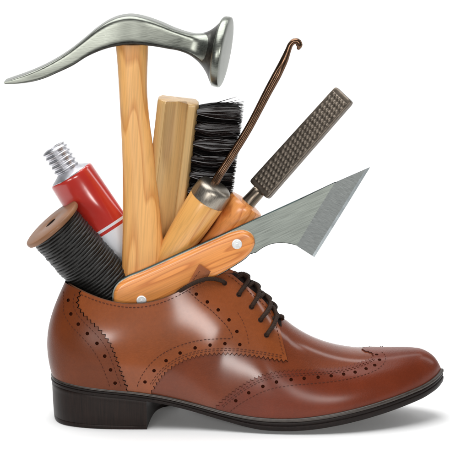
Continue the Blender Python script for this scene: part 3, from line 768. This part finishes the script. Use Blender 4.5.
# ================================================================== KNIFE
ky = -15.0
kn = thing('cobbler_knife', P(135, 312, ky), 'angled knife with grey green blade and riveted orange wooden handle, lying across the shoe opening', 'knife')
kax = axdir((140,290,ky), (240,245,ky))
M['kwood'] = wood('knife_wood', (0.90, 0.345, 0.085), (0.64, 0.20, 0.042), tuple(kax), 0.33, ring=62, seed=9.4, coat=0.5)
M['blade'] = brushed('knife_steel', (0.40, 0.435, 0.395), tuple(axdir((300,210,0), (345,190,0))), 0.34, 0.03, 2600, 0.05)
M['ground'] = brushed('knife_ground_bevel', (0.43, 0.455, 0.445), tuple(axdir((316,214,0), (343,228,0))), 0.33, 0.02, 3200, 0.03)
M['honed'] = plain('knife_honed_edge', (0.72, 0.78, 0.80), 0.34, 1.0, 200, 0.05, 0.0)
M['spine'] = plain('knife_dark_spine', (0.030, 0.048, 0.046), 0.4, 0.8, 300, 0.2, 0.05)
M['rivet'] = plain('rivet_metal', (0.80, 0.81, 0.81), 0.38, 0.45, 500, 0.1, 0.1)
def poly3(pts, Y): return np.array([P(x, y, Y) for x, y in pts])
def offs(q, d):
    q = np.asarray(q, float); t = norm(np.roll(q, -1, 0)-np.roll(q, 1, 0)); n = np.stack([-t[:, 1], t[:, 0]], 1)
    ar = np.sum(q[:, 0]*np.roll(q[:, 1], -1)-np.roll(q[:, 0], -1)*q[:, 1]); n = n if ar > 0 else -n   # inward
    return q+n*d
def plate(mb, pts, Y0, Y1, rings, grid=None, mi=0, rim=None):
    """plate between depths Y0 < Y1 with its outline shaped by rings of (inset, 0..1 depth)"""
    q = np.asarray(pts, float); n = len(q); loops = []
    for d, t in rings:
        loops.append(poly3(offs(q, d), 0)); loops[-1][:, 1] = Y0+(Y1-Y0)*t
    V = np.concatenate(loops); f = []
    for i in range(len(rings)-1):
        for j in range(n): f.append((i*n+j, i*n+(j+1) % n, (i+1)*n+(j+1) % n, (i+1)*n+j))
    v2, tr, tg = cdt(offs(q, rings[0][0]), (), None)
    nr_ = len(f)
    for a, b, c in tr: f.append((a, b, c)); f.append(((len(rings)-1)*n+a, (len(rings)-1)*n+c, (len(rings)-1)*n+b))
    mb.add(V, f, [mi if rim is None else rim]*nr_+[mi]*(len(f)-nr_))
P0 = P
_P = P
def P(px, py, Y):                                # from here: outline traced in the knife's own plane
    return _P(px, py, ky)+np.array([0, Y-ky, 0]) if Y == 0 else _P(px, py, Y)
hnd = cr([(113.5,300),(114,291),(118.5,283.2),(127,277.6),(140,272.3),(180,254.6),(220,236.6),(233,231.2),(244,229.6),(252,233.5),(255,241),(252.5,249),(246,256.5),(236,263.5),(220,273),(190,288),(160,302),(140,310.5),(128,313.5),(118.5,311),(113.5,300)], 90)[:-1]
bh = 1.9
tang_ = cr([(111.7,300),(112.3,290.3),(117.3,282),(126.2,276.2),(139.3,270.8),(179.3,253)], 30)
spine = [(220,234.9),(260,216.7),(300,198.5),(336,182.2)]
arc = cr([(297.5,245.6),(290,243.6),(281,242.8),(271,244),(263,247.5),(256,252.5)], 14)
low_ = cr([(250,254),(246,258.2),(236,265),(190,289.5),(160,303.5),(140,312),(128,315),(117.5,312.5),(112.4,304)], 30)
body = np.concatenate([tang_, spine, arc, low_])
mb = MB(); plate(mb, body, ky-bh, ky+bh, [(0.75, 0), (0, .2), (0, .8), (0.75, 1)], mi=0, rim=1)
# ground bevel running out to the cutting edge
B = cr([(334.4,183.0),(315.3,214),(296.6,245.4)], 12); E = cr([(370.3,167),(343,211.5),(314.5,257.2)], 12); 
md = B+(E-B)*np.array([0.87])
bowl = B.copy()
Vf = [np.vstack([np.array([_P(x, y, ky)+np.array([0, sgn*h, 0]) for x, y in r_]) for r_, h in ((B, bh+.04), (md, .62), (E, .08))]) for sgn in (-1, 1)]
m_ = 12; f = []
for i in range(2):
    for j in range(m_-1):
        f.append((i*m_+j, i*m_+j+1, (i+1)*m_+j+1, (i+1)*m_+j)); f.append((36+i*m_+j, 36+(i+1)*m_+j, 36+(i+1)*m_+j+1, 36+i*m_+j+1))
for j in range(m_-1): f.append((24+j, 24+j+1, 60+j+1, 60+j))
for i in range(2):
    f.append((i*m_, (i+1)*m_, 36+(i+1)*m_, 36+i*m_)); f.append((i*m_+11, 36+i*m_+11, 36+(i+1)*m_+11, (i+1)*m_+11))
mb.add(np.vstack(Vf), f, [2]*22+[3]*22+[3]*11+[1]*4)
mb.build('blade', [M['blade'], M['spine'], M['ground'], M['honed']], kn, angle=1.5)
rq = [(4.2, 0), (2.4, .08), (1.1, .24), (.3, .5), (0, .8), (0, 1)]
mb = MB(); plate(mb, hnd, ky-bh-5.2, ky-bh-.02, rq); near_scale = mb.build('handle_scale', M['kwood'], kn, angle=40)
mb = MB(); plate(mb, hnd, ky+bh+.02, ky+bh+5.2, [(d, 1-t) for d, t in rq[::-1]]); mb.build('handle_scale', M['kwood'], kn, angle=40)
P = _P
for x, y in [(141.5, 300.5), (237, 244)]:
    mb = MB(); c = P(x, y, ky-bh-5.2); ax = np.array([0, -1.0, 0])
    pr = [(-3, 5.2), (0.2, 5.2), (.9, 4.9), (1.2, 4.1), (1.0, 3.4), (1.25, 2.6), (1.05, 1.8), (1.3, .9), (1.3, .2)]
    cc = np.array([c+ax*d for d, r in pr]); r_ = np.array([r for d, r in pr])[:, None]
    loft(mb, cc, r_*np.array([1.0, 0, 0]), r_*np.array([0, 0, 1.0]), 2.0, 28)
    mb.build('rivet', M['rivet'], kn, angle=40)

# ================================================================== GLUE TUBE
def TP(px, py): return P(px, py, np.interp(py, [150, 300], [36, 25]))
tb_ = thing('glue_tube', TP(146, 296), 'red and white metal tube with bare silver screw neck, behind the thread spool', 'tube')
M['red'] = plain('tube_red', (0.46, 0.022, 0.013), 0.22, 0.0, 30, 0.12, 0.0, coat=0.8)
M['tubew'] = plain('tube_white', (0.70, 0.74, 0.80), 0.25, 0.0, 60, 0.04, 0.0, coat=0.6)
M['alu'] = plain('tube_aluminium', (0.56, 0.56, 0.59), 0.36, 1.0, 400, 0.08, 0.05)
t0, t1 = TP(70.5, 174.5), TP(146, 292); L = np.linalg.norm(t1-t0); ax = norm(t1-t0); d = norm(np.cross(ax, [0, 1, 0])); d = d if d[0] > 0 else -d; w = np.cross(d, ax)
zs = np.r_[0.0, .5, 1.5, 3, np.linspace(5, L-3, 90), L]
mids = []
def bandpos(px, py): return float((TP(px, py)-t0)@ax)
b1, b2, b3 = bandpos(106, 226.0)-.5, bandpos(107.6, 228.3)-.5, bandpos(109.3, 231)-.5
zs = np.unique(np.r_[zs, b1, b2, b3]); rsd = np.interp(zs, [0, .5, 1.5, 3, L], [21.6, 22.8, 23.5, 23.8, 27]); rdp = np.interp(zs, [0, .5, 3, 20, L], [20, 21.2, 22, 20, 3.5])
V = []; n = 72; thh = np.linspace(0, 2*np.pi, n, endpoint=False)
for z, a, b in zip(zs, rsd, rdp):
    dent = 0.9*np.sin(z*0.055+2.4*np.sin(thh*1.0+.6))*np.interp(z, [0, 12, 40], [0, .5, 1])+0.55*np.sin(z*.11-thh*3)*np.interp(z, [0, 14, 40], [0, .3, 1])
    V.append(t0+ax*z+d*((a)*np.cos(thh))[:, None]+w*((b+dent*np.abs(np.sin(thh)))*np.sin(thh))[:, None])
V = np.concatenate(V); f = []; mi = []
for i in range(len(zs)-1):
    zc = (zs[i]+zs[i+1])/2; k_ = 0 if zc < b1 else (1 if zc < b2 else (0 if zc < b3 else 1))
    for j in range(n): f.append((i*n+j, i*n+(j+1) % n, (i+1)*n+(j+1) % n, (i+1)*n+j)); mi.append(k_)
mb = MB(); mb.add(V, f, mi); mb.build('tube_body', [M['red'], M['tubew']], tb_, angle=50)
mb = MB(); axial(mb, t0, t0-ax, [(-1, 21.8), (0, 21.6), (1.2, 20), (4.0, 14.5), (5.2, 12.8), (5.6, 12)], 48); mb.build('shoulder', M['alu'], tb_, angle=35)
# screw thread: a real helix on the neck
n = 48; nz = 90; zs = np.linspace(4.5, 32, nz); V = []; thh = np.linspace(0, 2*np.pi, n, endpoint=False)
for z in zs:
    r = 12.4+0.95*np.sin(2*np.pi*z/5.3+thh)*np.interp(z, [4, 7, 30, 33], [0, 1, 1, .3])
    r = r-np.interp(z, [31, 33], [0, 1.2]); V.append(t0-ax*z+d*(r*np.cos(thh))[:, None]+w*(r*np.sin(thh))[:, None])
ends = [(33.0, 8.0), (32.2, 7.2), (24.0, 7.0), (24.0, .5)]
for z, r in ends: V.append(t0-ax*z+d*(r*np.cos(thh))[:, None]+w*(r*np.sin(thh))[:, None])
nz += len(ends); V = np.concatenate(V); mb = MB(); mb.add(V, [(i*n+j, i*n+(j+1) % n, (i+1)*n+(j+1) % n, (i+1)*n+j) for i in range(nz-1) for j in range(n)])
mb.build('screw_neck', M['alu'], tb_, angle=60)

# ================================================================== THREAD SPOOL
sx = norm(0.640*R_-0.735*U_+0.245*F_)            # from the top flange down into the shoe
c0 = P(50.5, 222.5, 4)
sp = thing('thread_spool', c0+sx*128, 'wooden spool wound with black thread, leaning out over the heel of the shoe', 'spool')
up = norm(np.cross(sx, [0, 1, 0])); up = up if up[0] > 0 else -up; dp = np.cross(up, sx)
M['spoolwood'] = plain('spool_wood', (0.215, 0.094, 0.038), 0.55, 0, 120, 0.15, 0.1, coat=0.15, stretch=(1, 1, .1), axis=(1, 0, 0.3))
M['thread'] = plain('black_thread', (0.012, 0.0115, 0.0105), 0.36, 0, 1500, 0.5, 0.7, spec=0.4)
M['dark'] = plain('bore_dark', (0.03, 0.015, 0.01), 0.7)
for zoff, flip in ((0, 1), (128, -1)):
    mb = MB(); pr = [(22, 6.0), (6.0, 6.0), (0.4, 6.0), (0, 6.6), (0, 18), (0, 30.5), (.5, 32), (1.6, 32.7), (3.6, 32.7), (4.8, 32.2), (5.4, 30.8), (5.5, 20), (5.5, 9)]
    cc = np.array([c0+sx*(zoff+z*flip) for z, r in pr]); r_ = np.array([r for z, r in pr])[:, None]
    loft(mb, cc, r_*up, r_*dp, 2.0, 64, mi=[1, 1, 0]+[0]*9); mb.build('flange', [M['spoolwood'], M['dark']], sp, angle=35)
n = 72; zs = np.arange(5.2, 123, 0.36); V = []; thh = np.linspace(0, 2*np.pi, n, endpoint=False); pit = 3.25
jit = np.clip(rng.normal(0, 1, 60), -1.8, 1.8)
for z in zs:
    u = z/pit-thh/(2*np.pi); fr = u % 1; tix = np.floor(u).astype(int) % 60
    r = 26.5+1.5*np.sqrt(np.clip(1-(2*fr-1)**2, 0, 1))+0.30*jit[tix]
    r = r-0.9*np.clip(1-(z-5)/5, 0, 1)
    V.append(c0+sx*z+up*(r*np.cos(thh))[:, None]+dp*(r*np.sin(thh))[:, None])
nz = len(zs); V = np.concatenate(V); mb = MB(); mb.add(V, [(i*n+j, i*n+(j+1) % n, (i+1)*n+(j+1) % n, (i+1)*n+j) for i in range(nz-1) for j in range(n)])
mb.build('thread', M['thread'], sp, angle=70)

# ================================================================== SURFACE AND BACKGROUND (one white sweep)
m, nt, bs = mat('white_sweep'); bs.inputs['Roughness'].default_value = 0.6
v = mapping(nt); n_ = N(nt, 'ShaderNodeTexNoise', Scale=60.0, Detail=3.0); nt.links.new(v, n_.inputs['Vector'])
nt.links.new(ramp(nt, n_.outputs[0], [(0.3, (.895,)*3), (0.7, (.905,)*3)]), bs.inputs['Base Color']); bs.inputs['Specular IOR Level'].default_value = 0.2
pr = [(-370, -30), (-352, -5), (-336, 0), (600, 0), (1100, 0)]+[(1100+700*math.sin(a), 700-700*math.cos(a)) for a in np.linspace(0.08, math.pi/2, 20)]+[(1800, 3200)]
V = []; f = []
for i, (y, z) in enumerate(pr): V += [(-3000, y, z), (3000, y, z)]
for i in range(len(pr)-1): f.append((2*i, 2*i+1, 2*i+3, 2*i+2))
mb = MB(); mb.add(V, f); g = mb.build('ground', m, None, recalc=False)
g['kind'] = 'structure'; g['label'] = 'seamless white surface and background under the shoe'

# ================================================================== LIGHT
w = bpy.data.worlds.new('World'); scene.world = w; w.use_nodes = True
w.node_tree.nodes['Background'].inputs[0].default_value = (0.95, 0.98, 1.0, 1); w.node_tree.nodes['Background'].inputs[1].default_value = 0.14
def area(name, loc, target, sx_, sy_, power, col=(1, 1, 1)):
    l = bpy.data.lights.new(name, 'AREA'); l.shape = 'RECTANGLE'; l.size = sx_*U; l.size_y = sy_*U; l.energy = power; l.color = col
    o = bpy.data.objects.new(name, l); COL.objects.link(o); o.location = Vector(np.array(loc)*U)
    o.rotation_euler = (Vector(target)*U-o.location).to_track_quat('-Z', 'Y').to_euler(); return o
area('overhead_softbox', (-230, -100, 1450), (0, 0, 0), 1500, 1300, 16)
area('front_right_softbox', (440, -1920, 490), (-10, 0, 110), 540, 270, 5.0, (1, .985, .96))
area('front_left_softbox', (-620, -1880, 310), (10, 0, 75), 700, 170, 4.8, (1, .985, .96))
area('rim_strip', (1000, 200, 700), (50, 0, 120), 200, 800, 1.2)
area('backdrop_lamp', (0, 700, 1500), (0, 1500, 300), 2400, 500, 9.5)

# ================================================================== CAMERA, VIEW
cam = bpy.data.cameras.new('Camera'); co = bpy.data.objects.new('Camera', cam); COL.objects.link(co); scene.camera = co
cam.sensor_fit = 'VERTICAL'; cam.sensor_height = 36.0; cam.lens = 36.0*D/IH
co.location = Vector(CAM*U); co.rotation_euler = (math.pi/2-EL, 0, 0); cam.clip_start = 0.05; cam.clip_end = 50
vs_ = scene.view_settings; vs_.view_transform = 'Standard'; vs_.look = 'None'; vs_.exposure = 0; vs_.gamma = 1
